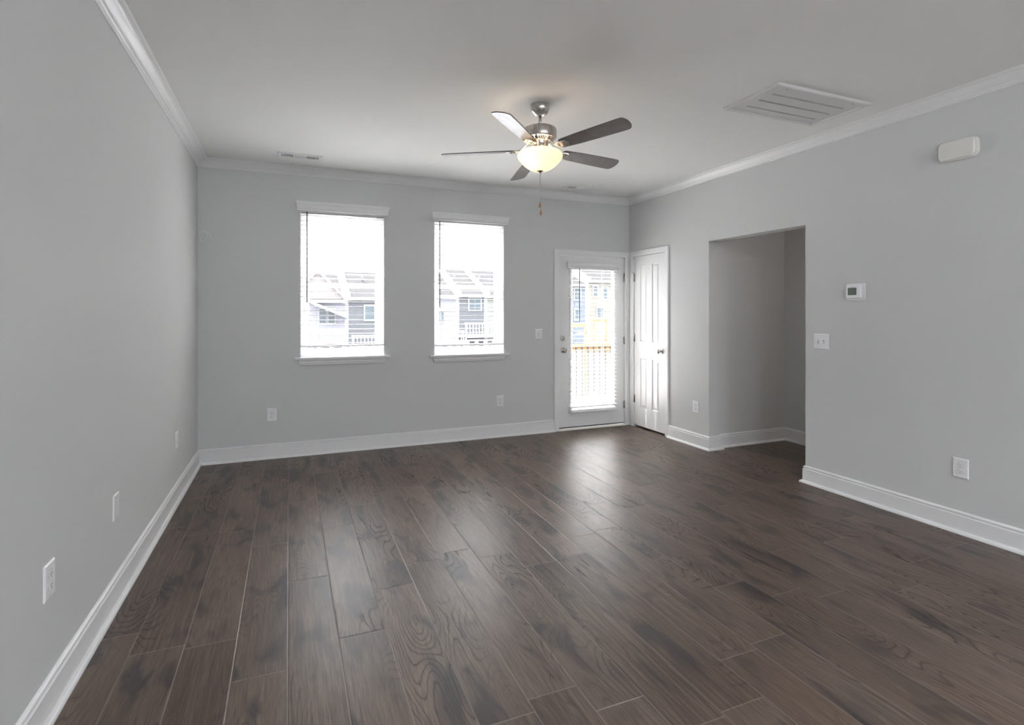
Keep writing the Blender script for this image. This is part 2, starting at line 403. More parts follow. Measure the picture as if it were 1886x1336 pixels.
run('trim_2', CROWN, (XL, D), (XR, D), (0, -1), 1, 1, z0=HC)
run('trim_3', CROWN, (XR, D), (XR, REAR), (-1, 0), 1, 1, z0=HC)
run('trim_4', CROWN, (XR, REAR), (XL, REAR), (0, 1), 1, 1, z0=HC)

# door casing profile: (w across from the opening edge outwards, o = out from wall)
CASE = [(0.0, 0), (0.0, 0.008), (0.004, 0.011), (0.014, 0.012), (0.018, 0.0145), (0.050, 0.018), (0.058, 0.019), (0.064, 0.016), (0.067, 0.010), (0.067, 0)]
def casing(name, fn, u0, u1, ztop):
    """fn(u, o, z); around an opening u0..u1 up to ztop, with mitred corners"""
    m = MB(); rings = []
    for (uu, zz, du, dz) in ((u0, 0.0, -1, 0), (u0, ztop, -1, 1), (u1, ztop, 1, 1), (u1, 0.0, 1, 0)):
        rings.append([m.bm.verts.new(fn(uu + du * w, o_, zz + dz * w)) for w, o_ in CASE])
    k = len(CASE)
    for A, B in zip(rings, rings[1:]):
        for i in range(k): m.bm.faces.new((A[i], A[(i + 1) % k], B[(i + 1) % k], B[i]))
    m.bm.faces.new(rings[0]); m.bm.faces.new(rings[-1][::-1])
    return structure(m.build(name, 'trim'))
casing('trim_5', lambda u, o_, z: (u, D - o_, z), 2.896, 3.806, 2.050)
casing('trim_6', lambda u, o_, z: (XR - o_, u, z), 4.886, 5.475 + 0.0, 2.054)

# ------------------------------------------------------------------ windows
def sash(m, x0, x1, z0, z1, y0, y1, w):
    m.box(x0, x1, y0, y1, z0, z0 + w); m.box(x0, x1, y0, y1, z1 - w, z1)
    m.box(x0, x0 + w, y0, y1, z0 + w, z1 - w); m.box(x1 - w, x1, y0, y1, z0 + w, z1 - w)
def window(name, R, label):
    x0, x1, z0, z1 = R; cx = (x0 + x1) / 2
    t = bpy.data.objects.new(name, None); COL.objects.link(t); t.location = (cx, D, z0); structure(t, label)
    w = x1 - x0; h = z1 - z0
    m = MB(); sash(m, -w / 2, w / 2, 0.004, h, 0.085, 0.150, 0.035)
    m.box(-w / 2 + 0.035, -w / 2 + 0.045, 0.095, 0.105, 0.035, h - 0.035); m.box(w / 2 - 0.045, w / 2 - 0.035, 0.095, 0.105, 0.035, h - 0.035)
    m.build('window_frame', 'vinyl', t, bevel=0.003)
    mid = 1.655 - z0
    m = MB(); sash(m, -w / 2 + 0.036, w / 2 - 0.036, mid - 0.02, h - 0.036, 0.122, 0.145, 0.036); us = m.build('upper_sash', 'vinyl', t, bevel=0.003)
    m = MB(); sash(m, -w / 2 + 0.036, w / 2 - 0.036, 0.036, mid + 0.022, 0.094, 0.120, 0.042); ls = m.build('lower_sash', 'vinyl', t, bevel=0.003)
    m = MB(); m.box(-w / 2 + 0.07, w / 2 - 0.07, 0.132, 0.136, mid, h - 0.07); m.build('window_pane', 'glass', us)
    m = MB(); m.box(-w / 2 + 0.076, w / 2 - 0.076, 0.106, 0.110, 0.076, mid - 0.018); m.build('window_pane', 'glass', ls)
    m = MB(); m.box(-0.03, 0.03, 0.080, 0.094, mid + 0.006, mid + 0.02); m.build('sash_lock', 'vinyl', ls, bevel=0.003)
    # white reveals lining the drywall return
    m = MB(); m.box(-w / 2, -w / 2 + 0.006, 0.0, 0.085, 0, h); m.box(w / 2 - 0.006, w / 2, 0.0, 0.085, 0, h); m.box(-w / 2, w / 2, 0, 0.085, h - 0.006, h)
    m.build('reveal', 'trim', t)
    # stool (inner sill) with horns and apron
    m = MB(); st = [(-w / 2 - 0.052, -0.045), (w / 2 + 0.052, -0.045), (w / 2 + 0.052, 0.0), (w / 2 - 0.001, 0.0), (w / 2 - 0.001, 0.086), (-w / 2 + 0.001, 0.086), (-w / 2 + 0.001, 0.0), (-w / 2 - 0.052, 0.0)]
    m.prism(st, lambda u, v, q: (u, v, q), -0.019, 0.004); m.build('window_stool', 'trim', t, bevel=0.005)
    AP = [(0, -0.075), (-0.008, -0.075), (-0.014, -0.070), (-0.016, -0.058), (-0.019, -0.050), (-0.019, -0.034), (-0.024, -0.026), (-0.024, -0.019), (0, -0.019)]
    m = MB(); A = [m.bm.verts.new((-w / 2 - 0.012 + (0.02 + z + 0.0) * -0.25, y, z)) for y, z in AP]; B = [m.bm.verts.new((w / 2 + 0.012 - (0.02 + z) * -0.25, y, z)) for y, z in AP]
    k = len(AP)
    for i in range(k): m.bm.faces.new((A[i], A[(i + 1) % k], B[(i + 1) % k], B[i]))
    m.bm.faces.new(A[::-1]); m.bm.faces.new(B); m.build('window_apron', 'trim', t)
    return t
window('window_1', W1, 'left double-hung window with white frame and sill')
window('window_2', W2, 'right double-hung window with white frame and sill')

VAL = [(0, 0.0), (-0.048, 0.0), (-0.052, 0.003), (-0.053, 0.012), (-0.049, 0.0145), (-0.049, 0.0175), (-0.055, 0.020), (-0.057, 0.032), (-0.061, 0.042), (-0.068, 0.052), (-0.071, 0.056), (-0.070, 0.0585), (-0.076, 0.061), (-0.077, 0.066), (-0.077, 0.078), (0, 0.078)]
def slats_mesh(x0, x1, yc, zs, holes, half=0.025, th=0.0048):
    m = MB(); hy = 0.004; hw = 0.009
    for z in zs:
        xs = [x0] + [v for hx in holes for v in (hx - hw, hx + hw)] + [x1]
        m.box(x0, x1, yc - half, yc - hy, z, z + th); m.box(x0, x1, yc + hy, yc + half, z, z + th)
        for i in range(0, len(xs), 2): m.box(xs[i], xs[i + 1], yc - hy, yc + hy, z, z + th)
    return m
def blind(label, loc, w, yc, ztop, zrail, valw, vy, vscale=1.0, wand=(0.0, 1.0), cords=(0.08, 0.08), extra=(), pitch=0.046, group='horizontal blinds'):
    """local frame: x along the wall, -y to the room, z up from the floor"""
    t = thing('window_blind', label, 'window blind', loc, 0, group)
    # valance with mitred returns
    m = MB(); pr = [((y * 1.0), z * vscale) for y, z in VAL]
    k = len(pr); A = []; B = []
    for y, z in pr:
        A.append(m.bm.verts.new((-valw / 2 + (y + 0.05) * 0.35 * 1.0, vy + y, ztop + z))); B.append(m.bm.verts.new((valw / 2 - (y + 0.05) * 0.35, vy + y, ztop + z)))
    for i in range(k): m.bm.faces.new((A[i], A[(i + 1) % k], B[(i + 1) % k], B[i]))
    m.bm.faces.new(A[::-1]); m.bm.faces.new(B); m.build('valance', 'trim', t)
    m = MB(); m.box(-w / 2, w / 2, yc - 0.024, yc + 0.024, ztop - 0.012, ztop + 0.0 if vy < yc - 0.02 else ztop); hd = m.build('headrail', 'slat', t)
    zs = []; z = ztop - 0.045
    while z > zrail + 0.03: zs.append(z); z -= pitch
    hx = sorted([-w / 2 + cords[0], w / 2 - cords[1]] + list(extra))
    slats_mesh(-w / 2, w / 2, yc, zs, hx).build('slats', 'slat', t)
    m = MB(); m.box(-w / 2, w / 2, yc - 0.025, yc + 0.025, zrail, zrail + 0.016)
    for x in hx: m.box(x - 0.008, x + 0.008, yc - 0.008, yc + 0.008, zrail - 0.003, zrail)
    m.build('bottom_rail', 'vinyl', t, bevel=0.003)
    for x in hx:
        m = MB()
        for y in (yc - 0.0265, yc + 0.0265): m.tube([(x, y, zrail + 0.01), (x, y, ztop - 0.008)], 0.0009, 5)
        for z in zs: m.tube([(x, yc - 0.0265, z - 0.001), (x, yc + 0.0265, z - 0.001)], 0.0006, 4)
        m.tube([(x + 0.006, yc, zrail + 0.01), (x + 0.006, yc, ztop - 0.008)], 0.0007, 5)
        m.build('ladder_cord', 'cord', t)
    wx, wl_ = wand
    m = MB(); m.tube([(wx, yc - 0.034, ztop - 0.006), (wx, yc - 0.034, ztop - wl_)], 0.0055, 8); m.build('tilt_wand', 'wand', t)
    return t
# local x = 0 at window centre; measured tops and rails
blind('white faux wood blind in the left window, hanging by the left wall side', (0.50, D, 0), 0.785, 0.033, 2.358, 1.040, 0.858, -0.001, 1.05, wand=(-0.338, 0.885), cords=(0.075, 0.075))
blind('white faux wood blind in the middle window, its rail just above the sill', (1.8135, D, 0), 0.782, 0.033, 2.350, 1.020, 0.850, -0.001, 1.0, wand=(-0.335, 0.915), cords=(0.075, 0.075))

# ------------------------------------------------------------------ hardware builders
RX = Matrix.Rotation(PI / 2, 4, 'X')        # lathe axis z -> -y (towards the viewer)
def out(x, y, z): return Matrix.Translation((x, y, z)) @ RX
def door_knob(parent, x, y, z, keyed):
    m = MB(); m.lathe([(0.0, 0), (0.031, 0), (0.032, 0.003), (0.030, 0.007), (0.022, 0.010), (0.0125, 0.013), (0.011, 0.03), (0.014, 0.036), (0.024, 0.042), (0.0275, 0.050), (0.027, 0.058), (0.021, 0.066), (0.010, 0.069), (0, 0.0695)], 32, out(x, y, z))
    k = m.build('door_knob', 'nickel', parent); k['label'] = 'satin nickel knob on a round rose'
    if keyed:
        m = MB(); m.box(x - 0.0015, x + 0.0015, y - 0.0715, y - 0.069, z - 0.006, z + 0.006); m.build('lock_button', 'dark', k)
    return k
def hinge(parent, x, y, z, stop=0):
    m = MB(); m.box(x - 0.002, x + 0.014, y - 0.003, y + 0.001, z - 0.045, z + 0.045)
    m.box(x - 0.014, x + 0.002, y - 0.003, y + 0.001, z - 0.045, z + 0.045)
    m.lathe([(0, -0.049), (0.004, -0.048), (0.0065, -0.045), (0.0065, 0.045), (0.004, 0.049), (0, 0.051)], 14, Matrix.Translation((x, y - 0.007, z)))
    h = m.build('hinge', 'nickel_dark', parent)
    if stop:
        m = MB(); m.tube([(x - 0.03 * stop, y - 0.030, z + 0.054), (x, y - 0.012, z + 0.056), (x + 0.025 * stop, y - 0.012, z + 0.05)], 0.0035, 8)
        m.lathe([(0, 0), (0.007, 0), (0.007, 0.006), (0, 0.006)], 12, Matrix.Translation((x - 0.03 * stop, y - 0.030, z + 0.054)) @ RX)
        m.build('hinge_pin_stop', 'nickel_dark', h)
    return h

# ------------------------------------------------------------------ patio door (door_1)
d1 = bpy.data.objects.new('door_1', None); COL.objects.link(d1); d1.location = (2.896, D, 0); structure(d1, 'white glazed patio door beside the room corner')
dw, dz0, dz1 = 0.904, 0.034, 2.044
G = (0.168, 0.750, 0.235, 1.900)           # glass opening, local x, z
lx0, lx1, lz0, lz1 = G
holes = [G]
mb = MB(); bm = mb.bm
def door_slab(m, w, z0, z1, y0, y1, hole):
    a, b, c, d = hole
    m.box(0.003, a, y0, y1, z0, z1); m.box(b, w, y0, y1, z0, z1); m.box(a, b, y0, y1, z0, c); m.box(a, b, y0, y1, d, z1)
# one clean slab: ring faces
def ring_slab(w0, w, z0, z1, y0, y1, hole):
    m = MB(); a, b, c, d = hole
    O = [(w0, z0), (w, z0), (w, z1), (w0, z1)]; I = [(a, c), (b, c), (b, d), (a, d)]
    vo = {y: [m.bm.verts.new((p[0], y, p[1])) for p in O] for y in (y0, y1)}
    vi = {y: [m.bm.verts.new((p[0], y, p[1])) for p in I] for y in (y0, y1)}
    for y in (y0, y1):
        for i in range(4): m.bm.faces.new((vo[y][i], vo[y][(i + 1) % 4], vi[y][(i + 1) % 4], vi[y][i]))
    for V in (vo, vi):
        for i in range(4): m.bm.faces.new((V[y0][i], V[y0][(i + 1) % 4], V[y1][(i + 1) % 4], V[y1][i]))
    return m
ring_slab(0.0055, dw, dz0, dz1, 0.012, 0.055, G).build('door_leaf', 'door', d1)
# jamb and head lining
m = MB(); m.box(-0.010, 0.0, 0.0, 0.15, 0, 2.058); m.box(0.910, 0.920, 0, 0.15, 0, 2.058); m.box(0.0, 0.910, 0, 0.15, 2.050, 2.058)
m.box(0, 0.012, 0.060, 0.075, 0, 2.05); m.box(0.898, 0.910, 0.060, 0.075, 0, 2.05); m.box(0.012, 0.898, 0.060, 0.075, 2.038, 2.05)
m.build('door_jamb', 'trim', d1)
# raised moulding around the glass
LITE = [(0.0, 0.0), (-0.004, -0.010), (-0.012, -0.014), (-0.026, -0.013), (-0.034, -0.006), (-0.036, 0.0)]
m = MB(); rings = []
for (xx, zz, sx_, sz_) in ((lx0, lz0, 1, 1), (lx1, lz0, -1, 1), (lx1, lz1, -1, -1), (lx0, lz1, 1, -1)):
    rings.append([m.bm.verts.new((xx + sx_ * (w + 0.012), 0.012 + y, zz + sz_ * (w + 0.012))) for w, y in LITE] + [m.bm.verts.new((xx + sx_ * 0.012, 0.03, zz + sz_ * 0.012))])
for q in range(4):
    A, B = rings[q], rings[(q + 1) % 4]; k = len(A)
    for i in range(k - 1): m.bm.faces.new((A[i], A[i + 1], B[i + 1], B[i]))
m.build('glazing_bead', 'door', d1)
m = MB(); m.box(lx0, lx1, 0.031, 0.035, lz0, lz1); m.build('door_glass', 'glass', d1)
door_knob(d1, 0.064, 0.012, 0.937, True)
m = MB(); m.lathe([(0, 0), (0.029, 0), (0.031, 0.003), (0.029, 0.010), (0.020, 0.013), (0, 0.013)], 32, out(0.058, 0.012, 1.078)); db = m.build('deadbolt', 'nickel', d1); db['label'] = 'round nickel deadbolt with thumb turn'
m = MB(); m.box(0.053, 0.063, -0.020, -0.001, 1.064, 1.092); m.build('thumb_turn', 'nickel', db, bevel=0.002)
m = MB(); m.box(-0.001, 0.004, 0.006, 0.012, 0.905, 0.965); m.build('latch_plate', 'nickel_dark', d1)
for i, z in enumerate((1.80, 1.035, 0.25)): hinge(d1, 0.907, 0.010, z, 1 if i == 0 else 0)
m = MB(); m.box(0.004, 0.904, 0.016, 0.050, 0.020, 0.034); m.build('door_sweep', 'sweep', d1)
m = MB(); m.prism([(-0.022, 0.0), (-0.022, 0.006), (-0.014, 0.013), (0.15, 0.016), (0.15, 0)], lambda u, v, q: (q, u, v), -0.0, 0.910); th_ = m.build('threshold', 'threshold', d1); th_['label'] = 'pale door threshold'

t = blind('white faux wood blind mounted on the glazed patio door', (3.345, D, 0), 0.640, -0.020, 1.892, 0.262, 0.700, 0.012, 1.0, wand=(-0.205, 0.62), cords=(0.055, 0.042), extra=(0.135,))
# hold-down rail under the door blind
m = MB(); m.box(-0.318, 0.318, -0.052, 0.010, 0.205, 0.222); m.box(-0.318, 0.318, -0.040, 0.010, 0.222, 0.238); m.build('hold_down_rail', 'trim', t, bevel=0.003)

# ------------------------------------------------------------------ closet door (door_2), local x -> -Y, -y -> -X
d2 = bpy.data.objects.new('door_2', None); COL.objects.link(d2); d2.location = (XR, 5.475, 0); d2.rotation_euler = (0, 0, -PI / 2); structure(d2, 'narrow white four-panel closet door in the right wall')
cw = 0.586
def panel_leaf(w0, w1, z0, z1, y0, y1, panels):
    m = MB(); bm = m.bm
    us = sorted(set([w0, w1] + [p[i] for p in panels for i in (0, 1)])); zs = sorted(set([z0, z1] + [p[i] for p in panels for i in (2, 3)]))
    for i in range(len(us) - 1):
        for j in range(len(zs) - 1):
            u = (us[i] + us[i + 1]) / 2; z = (zs[j] + zs[j + 1]) / 2
            if any(p[0] < u < p[1] and p[2] < z < p[3] for p in panels): continue
            bm.faces.new([bm.verts.new(q) for q in ((us[i], y0, zs[j]), (us[i + 1], y0, zs[j]), (us[i + 1], y0, zs[j + 1]), (us[i], y0, zs[j + 1]))])
    bm.faces.new([bm.verts.new(q) for q in ((w0, y1, z0), (w0, y1, z1), (w1, y1, z1), (w1, y1, z0))])
    for a, b in (((w0, z0), (w1, z0)), ((w1, z0), (w1, z1)), ((w1, z1), (w0, z1)), ((w0, z1), (w0, z0))):
        bm.faces.new([bm.verts.new(q) for q in ((a[0], y0, a[1]), (b[0], y0, b[1]), (b[0], y1, b[1]), (a[0], y1, a[1]))])
    for (a, b, c, d) in panels:
        st = [(0, 0), (0.004, 0.004), (0.010, 0.009), (0.016, 0.009), (0.034, 0.0025), (0.038, 0.002)]
        R = []
        for ins, dep in st:
            R.append([bm.verts.new((x, y0 + dep, z)) for x, z in ((a + ins, c + ins), (b - ins, c + ins), (b - ins, d - ins), (a + ins, d - ins))])
        for A, B in zip(R, R[1:]):
            for i in range(4): bm.faces.new((A[i], A[(i + 1) % 4], B[(i + 1) % 4], B[i]))
        bm.faces.new(R[-1])
    bmesh.ops.remove_doubles(bm, verts=bm.verts, dist=0.0004)
    return m
pn = []
for a, b in ((0.118, 0.246), (0.342, 0.470)):
    pn += [(a, b, 1.030, 1.945), (a, b, 0.245, 0.832)]
panel_leaf(0.003, cw, 0.022, 2.050, 0.004, 0.038, pn).build('door_leaf', 'door', d2)
m = MB(); m.box(-0.008, 0.0, 0, 0.136, 0, 2.062); m.box(0.589, 0.599, 0, 0.136, 0, 2.062); m.box(0, 0.589, 0, 0.136, 2.054, 2.062)
m.box(0, 0.01, 0.04, 0.06, 0, 2.054); m.box(0.579, 0.589, 0.04, 0.06, 0, 2.054); m.box(0.01, 0.579, 0.04, 0.06, 2.044, 2.054); m.build('door_jamb', 'trim', d2)
door_knob(d2, 0.520, 0.004, 0.940, False)
for i, z in enumerate((1.80, 1.07, 0.335)): hinge(d2, 0.000, 0.004, z, -1 if i == 0 else 0)

# rear windows (unseen behind the camera; added to bring in fill daylight)
d3 = bpy.data.objects.new('added_door_3', None); COL.objects.link(d3); d3.location = (RD[0], REAR, 0); structure(d3)
m = ring_slab(0.0, 1.8, 0.0, 2.1, -0.12, -0.05, (0.07, 1.73, 0.08, 2.03)); m.box(0.86, 0.94, -0.12, -0.05, 0.08, 2.03); m.build('door_frame', 'vinyl', d3)
m = MB(); m.box(0.07, 0.86, -0.09, -0.086, 0.08, 2.03); m.box(0.94, 1.73, -0.09, -0.086, 0.08, 2.03); m.build('door_glass', 'glass', d3)
d4 = bpy.data.objects.new('added_window_3', None); COL.objects.link(d4); d4.location = (RW[0], REAR, 0); structure(d4)
m = ring_slab(0.0, 1.2, 1.0, 2.2, -0.12, -0.05, (0.06, 1.14, 1.06, 2.14)); m.box(0.57, 0.63, -0.12, -0.05, 1.06, 2.14); m.build('window_frame', 'vinyl', d4)
m = MB(); m.box(0.06, 0.57, -0.09, -0.086, 1.06, 2.14); m.box(0.63, 1.14, -0.09, -0.086, 1.06, 2.14); m.build('window_pane', 'glass', d4)

# unseen flush fixtures added behind the camera and in the hall as fill light
def added_flush_light(x, y, label, k=1.0):
    t = thing('added_ceiling_light', label, 'added ceiling light', (x, y, HC), 0, 'flush fill lights added out of view')
    m = MB(); m.lathe([(0, 0), (0.17, 0), (0.172, -0.012), (0.160, -0.022), (0.0, -0.022)], 40); m.build('base', 'nickel', t)
    m = MB(); m.lathe([(0.155, -0.022), (0.150, -0.045), (0.110, -0.072), (0.05, -0.086), (0, -0.088)], 40); m.build('diffuser', emit_mat('lit_diffuser', (0.95, 0.98, 1.0) if k == 1.0 else (1.0, 0.86, 0.78), FLUSH * k), t)
FLUSH = 72.0
added_flush_light(0.7, -1.9, 'round flush fill light added at the rear of the room, on its left')
added_flush_light(4.45, 2.5, 'small flush ceiling light added in the side hall, out of sight', 0.07)
added_flush_light(2.6, -1.9, 'round flush fill light added at the rear of the room, on its right')

# ------------------------------------------------------------------ outlets, switches, plates
def plate(parent, w, h, name='cover_plate'):
    m = MB(); R = []
    for ins, y in ((0, 0), (0.0, -0.003), (0.0035, -0.0062), (0.006, -0.0070)):
        R.append([m.bm.verts.new((x, y, z)) for x, z in ((-w / 2 + ins, -h / 2 + ins), (w / 2 - ins, -h / 2 + ins), (w / 2 - ins, h / 2 - ins), (-w / 2 + ins, h / 2 - ins))])
    for A, B in zip(R, R[1:]):
        for i in range(4): m.bm.faces.new((A[i], A[(i + 1) % 4], B[(i + 1) % 4], B[i]))
    m.bm.faces.new(R[0][::-1]); m.bm.faces.new(R[-1])
    return m.build(name, 'plastic', parent)
def screw(parent, x, z):
    m = MB(); m.lathe([(0, 0), (0.0032, 0), (0.0026, 0.0012), (0, 0.0014)], 12, out(x, -0.0068, z)); return m.build('screw', 'plastic', parent)
def outlet(label, loc, rz, group='duplex wall outlets'):
    t = thing('wall_outlet', label, 'wall outlet', loc, rz, group)
    p = plate(t, 0.086, 0.122)
    screw(p, 0, 0)
    for s in (1, -1):
        zc = s * 0.0195; r = 0.0172
        poly = []
        for i in range(28):
            a = 2 * PI * i / 28; x, z = r * math.cos(a), r * math.sin(a); poly.append((x, max(-0.0140, min(0.0140, z))))
        m = MB(); m.prism(poly, lambda u, v, q: (u, q, v + zc), -0.0035, -0.0092); f = m.build('receptacle', 'plastic', t, bevel=0.0008)
        m = MB(); m.box(-0.0075, -0.0052, -0.0096, -0.0090, zc - 0.001, zc + 0.0075); m.box(0.0052, 0.0070, -0.0096, -0.0090, zc - 0.000, zc + 0.0065)
        m.lathe([(0, 0), (0.0026, 0), (0.0026, 0.0006), (0, 0.0006)], 12, out(0, -0.0090, zc - 0.0075)); m.build('slots', 'dark', f)
        m = MB(); m.prism([(x * 1.09, z * 1.09) for x, z in poly], lambda u, v, q: (u, q, v + zc), -0.0060, -0.0073); m.build('receptacle_gap', pbr_gap, t)
    return t
pbr_gap = pbr('shadow_gap_plastic', (0.30, 0.30, 0.31), 0.5)
LB, RB, RL = 0.0, -PI / 2, PI / 2
outlet('white duplex outlet low on the window wall, left of the left window', (-0.148, D, 0.412), LB)
outlet('white duplex outlet low on the window wall, below the middle window by its right edge', (2.162, D, 0.395), LB)
outlet('white duplex outlet low on the right wall, nearest the right edge of the photo', (XR, 2.032, 0.406), RB)
outlet('white duplex outlet low on the right wall between closet door and hall opening', (XR, 4.402, 0.404), RB)
outlet('white duplex outlet low on the left wall, nearest the camera', (XL, 2.308, 0.462), RL)
outlet('white duplex outlet low on the left wall, farthest back by the corner', (XL, 4.575, 0.446), RL)
t = thing('blank_cover_plate', 'plain white blank plate low on the left wall between the two outlets', 'wall plate', (XL, 3.078, 0.459), RL)
plate(t, 0.086, 0.118); screw(t, 0, 0.042); screw(t, 0, -0.042)
def toggle(parent, x, up):
    m = MB(); m.box(x - 0.0055, x + 0.0055, -0.0078, -0.0066, -0.0125, 0.0125); f = m.build('switch_slot', pbr_gap, parent)
    a = math.radians(28 if up else -28); L = 0.0175
    m = MB(); tip = (x, -0.006 - L * math.cos(a), L * math.sin(a))
    m.tube([(x, -0.004, 0), (x, -0.006 - L * 0.5 * math.cos(a), L * 0.5 * math.sin(a)), tip], 0.004, 8, [0.0050, 0.0044, 0.0036]); m.build('toggle', 'plastic', parent)
    for z in (0.030, -0.030): screw(parent, x, z)
t = thing('light_switch', 'white single toggle switch on the window wall, left of the glazed door', 'light switch', (2.634, D, 1.129), LB); plate(t, 0.083, 0.122); toggle(t, 0, False)
t = thing('double_light_switch', 'white double toggle switch plate right of the hall opening', 'light switch', (XR, 2.983, 1.148), RB); plate(t, 0.128, 0.122); toggle(t, -0.023, True); toggle(t, 0.023, False)

# ------------------------------------------------------------------ thermostat
def rrect(w, h, r, k=6):
    P = []
    for cx_, cz_, a0 in ((w / 2 - r, h / 2 - r, 0), (-w / 2 + r, h / 2 - r, 90), (-w / 2 + r, -h / 2 + r, 180), (w / 2 - r, -h / 2 + r, 270)):
        for i in range(k + 1):
            a = math.radians(a0 + 90 * i / k); P.append((cx_ + r * math.cos(a), cz_ + r * math.sin(a)))
    return P
t = thing('thermostat', 'white wall thermostat with small green-grey display, above the double switch', 'thermostat', (XR, 2.702, 1.530), RB)
m = MB(); m.prism(rrect(0.142, 0.122, 0.012), lambda u, v, q: (u, q, v), 0, -0.008); m.build('wall_plate', 'plastic', t, bevel=0.003)
m = MB(); m.prism(rrect(0.104, 0.096, 0.010), lambda u, v, q: (u - 0.004, q, v), -0.008, -0.034); bd = m.build('body', 'plastic', t, bevel=0.0035)
m = MB(); m.box(-0.040, 0.022, -0.0348, -0.0335, -0.020, 0.028); ds = m.build('display', 'lcd', t)
m = MB(); m.box(-0.042, 0.024, -0.0344, -0.0335, 0.027, 0.030); m.box(-0.042, -0.040, -0.0344, -0.0335, -0.022, 0.03); m.box(0.022, 0.024, -0.0344, -0.0335, -0.022, 0.03); m.box(-0.042, 0.024, -0.0344, -0.0335, -0.023, -0.020); m.build('display_rim', 'dark', t)
m = MB()
for cx_ in (-0.012, 0.004):        # two dim digits
    m.box(cx_ - 0.004, cx_ + 0.004, -0.0353, -0.0348, 0.016, 0.018); m.box(cx_ + 0.0028, cx_ + 0.0042, -0.0353, -0.0348, 0.001, 0.017)
m.box(-0.034, -0.022, -0.0353, -0.0348, 0.008, 0.010); m.build('digits', 'lcd_digit', ds)
for k in range(4):
    m = MB(); m.box(-0.037 + k * 0.0155, -0.027 + k * 0.0155, -0.0362, -0.0335, -0.0235, -0.0195); m.build('button', 'dark', t)
m = MB(); m.box(-0.02, 0.008, -0.0348, -0.0335, 0.0345, 0.0365); m.build('maker_mark', pbr_gap, t)

# ------------------------------------------------------------------ door chime
t = thing('door_chime', 'white rounded door chime box high on the right wall', 'door chime', (XR, 2.036, 2.392), RB)
m = MB(); m.prism(rrect(0.214, 0.124, 0.034, 8), lambda u, v, q: (u, q, v), 0, -0.030); m.build('chime_base', 'chime', t, bevel=0.006, seg=3)
m = MB(); m.prism(rrect(0.196, 0.116, 0.030, 8), lambda u, v, q: (u, q, v), -0.028, -0.050); m.build('chime_cover', 'chime', t, bevel=0.007, seg=3)

# ------------------------------------------------------------------ thin wires poking out of the corner
m = MB()
def arc(c, r0, a0, a1, k=10, sq=1.0): return [(c[0] + r0 * math.cos(math.radians(a0 + (a1 - a0) * i / k)), c[1] - 0.012 * math.sin(PI * i / k), c[2] + sq * r0 * math.sin(math.radians(a0 + (a1 - a0) * i / k))) for i in range(k + 1)]
m.tube([(XL + 0.012, D - 0.001, 2.115)] + arc((XL + 0.045, D - 0.006, 2.075), 0.035, 130, -60, 10, 1.1) + [(XL + 0.040, D - 0.004, 1.985)], 0.0016, 6)
m.tube([(XL + 0.012, D - 0.001, 2.112)] + arc((XL + 0.060, D - 0.006, 2.060), 0.048, 125, -30, 10, 1.0), 0.0016, 6)
m.tube([(XL + 0.012, D - 0.001, 2.110), (XL + 0.018, D - 0.012, 2.08), (XL + 0.028, D - 0.008, 2.03), (XL + 0.03, D - 0.006, 2.01)], 0.0016, 6)
tag(m.build('wire_pigtail', 'cord'), 'thin loose wires sticking out of the left corner of the window wall', 'wires')

# ------------------------------------------------------------------ ceiling registers and return grille
def register(label, cx_, cy_, w, d):
    t = thing('ceiling_register', label, 'air vent', (cx_, cy_, HC), 0, 'small ceiling registers along the window wall')
    m = MB(); iw, idp = w / 2 - 0.030, d / 2 - 0.034
    O = [(-w / 2, -d / 2), (w / 2, -d / 2), (w / 2, d / 2), (-w / 2, d / 2)]; I = [(-iw, -idp), (iw, -idp), (iw, idp), (-iw, idp)]
    rings = [[(p[0], p[1], 0) for p in O], [(p[0], p[1], -0.003) for p in O], [(p[0] * 0.98, p[1] * 0.96, -0.0075) for p in O], [(p[0], p[1], -0.0075) for p in I], [(p[0], p[1], -0.0005) for p in I]]
    R = [[m.bm.verts.new(p) for p in r] for r in rings]
    for A, B in zip(R, R[1:]):
        for i in range(4): m.bm.faces.new((A[i], A[(i + 1) % 4], B[(i + 1) % 4], B[i]))
    m.build('frame', 'trim', t)
    m = MB(); m.box(-iw, iw, -idp, idp, -0.0012, -0.0004); m.build('duct_opening', 'dark', t)
    m = MB(); third = iw * 2 / 3
    for sgn, x0 in ((-1, -iw), (1, iw - third)):
        k = 8
        for i in range(k):
            x = x0 + third * (i + 0.5) / k; tl_ = 0.0022 * sgn
            m.prism([(x - tl_ - 0.0016, -0.0010), (x - tl_ + 0.0016, -0.0010), (x + tl_ + 0.0016, -0.0085), (x + tl_ - 0.0016, -0.0085)], lambda u, v, q: (u, q, v), -idp, idp)
    for i in range(4):
        y = -idp + 2 * idp * (i + 0.5) / 4
        m.prism([(y - 0.0065, -0.0010), (y - 0.005, -0.0010), (y + 0.0065, -0.0080), (y + 0.005, -0.0085)], lambda u, v, q: (q, u, v), -iw + third + 0.003, iw - third - 0.003)
    m.box(-iw + third - 0.002, -iw + third + 0.003, -idp, idp, -0.0085, -0.001); m.box(iw - third - 0.003, iw - third + 0.002, -idp, idp, -0.0085, -0.001)
    m.build('louvres', 'trim', t)
register('white ceiling register near the left corner, above the left window', 0.093, 5.13, 0.37, 0.155)
register('white ceiling register beside the right corner, beyond the fan', 2.985, 5.235, 0.37, 0.155)

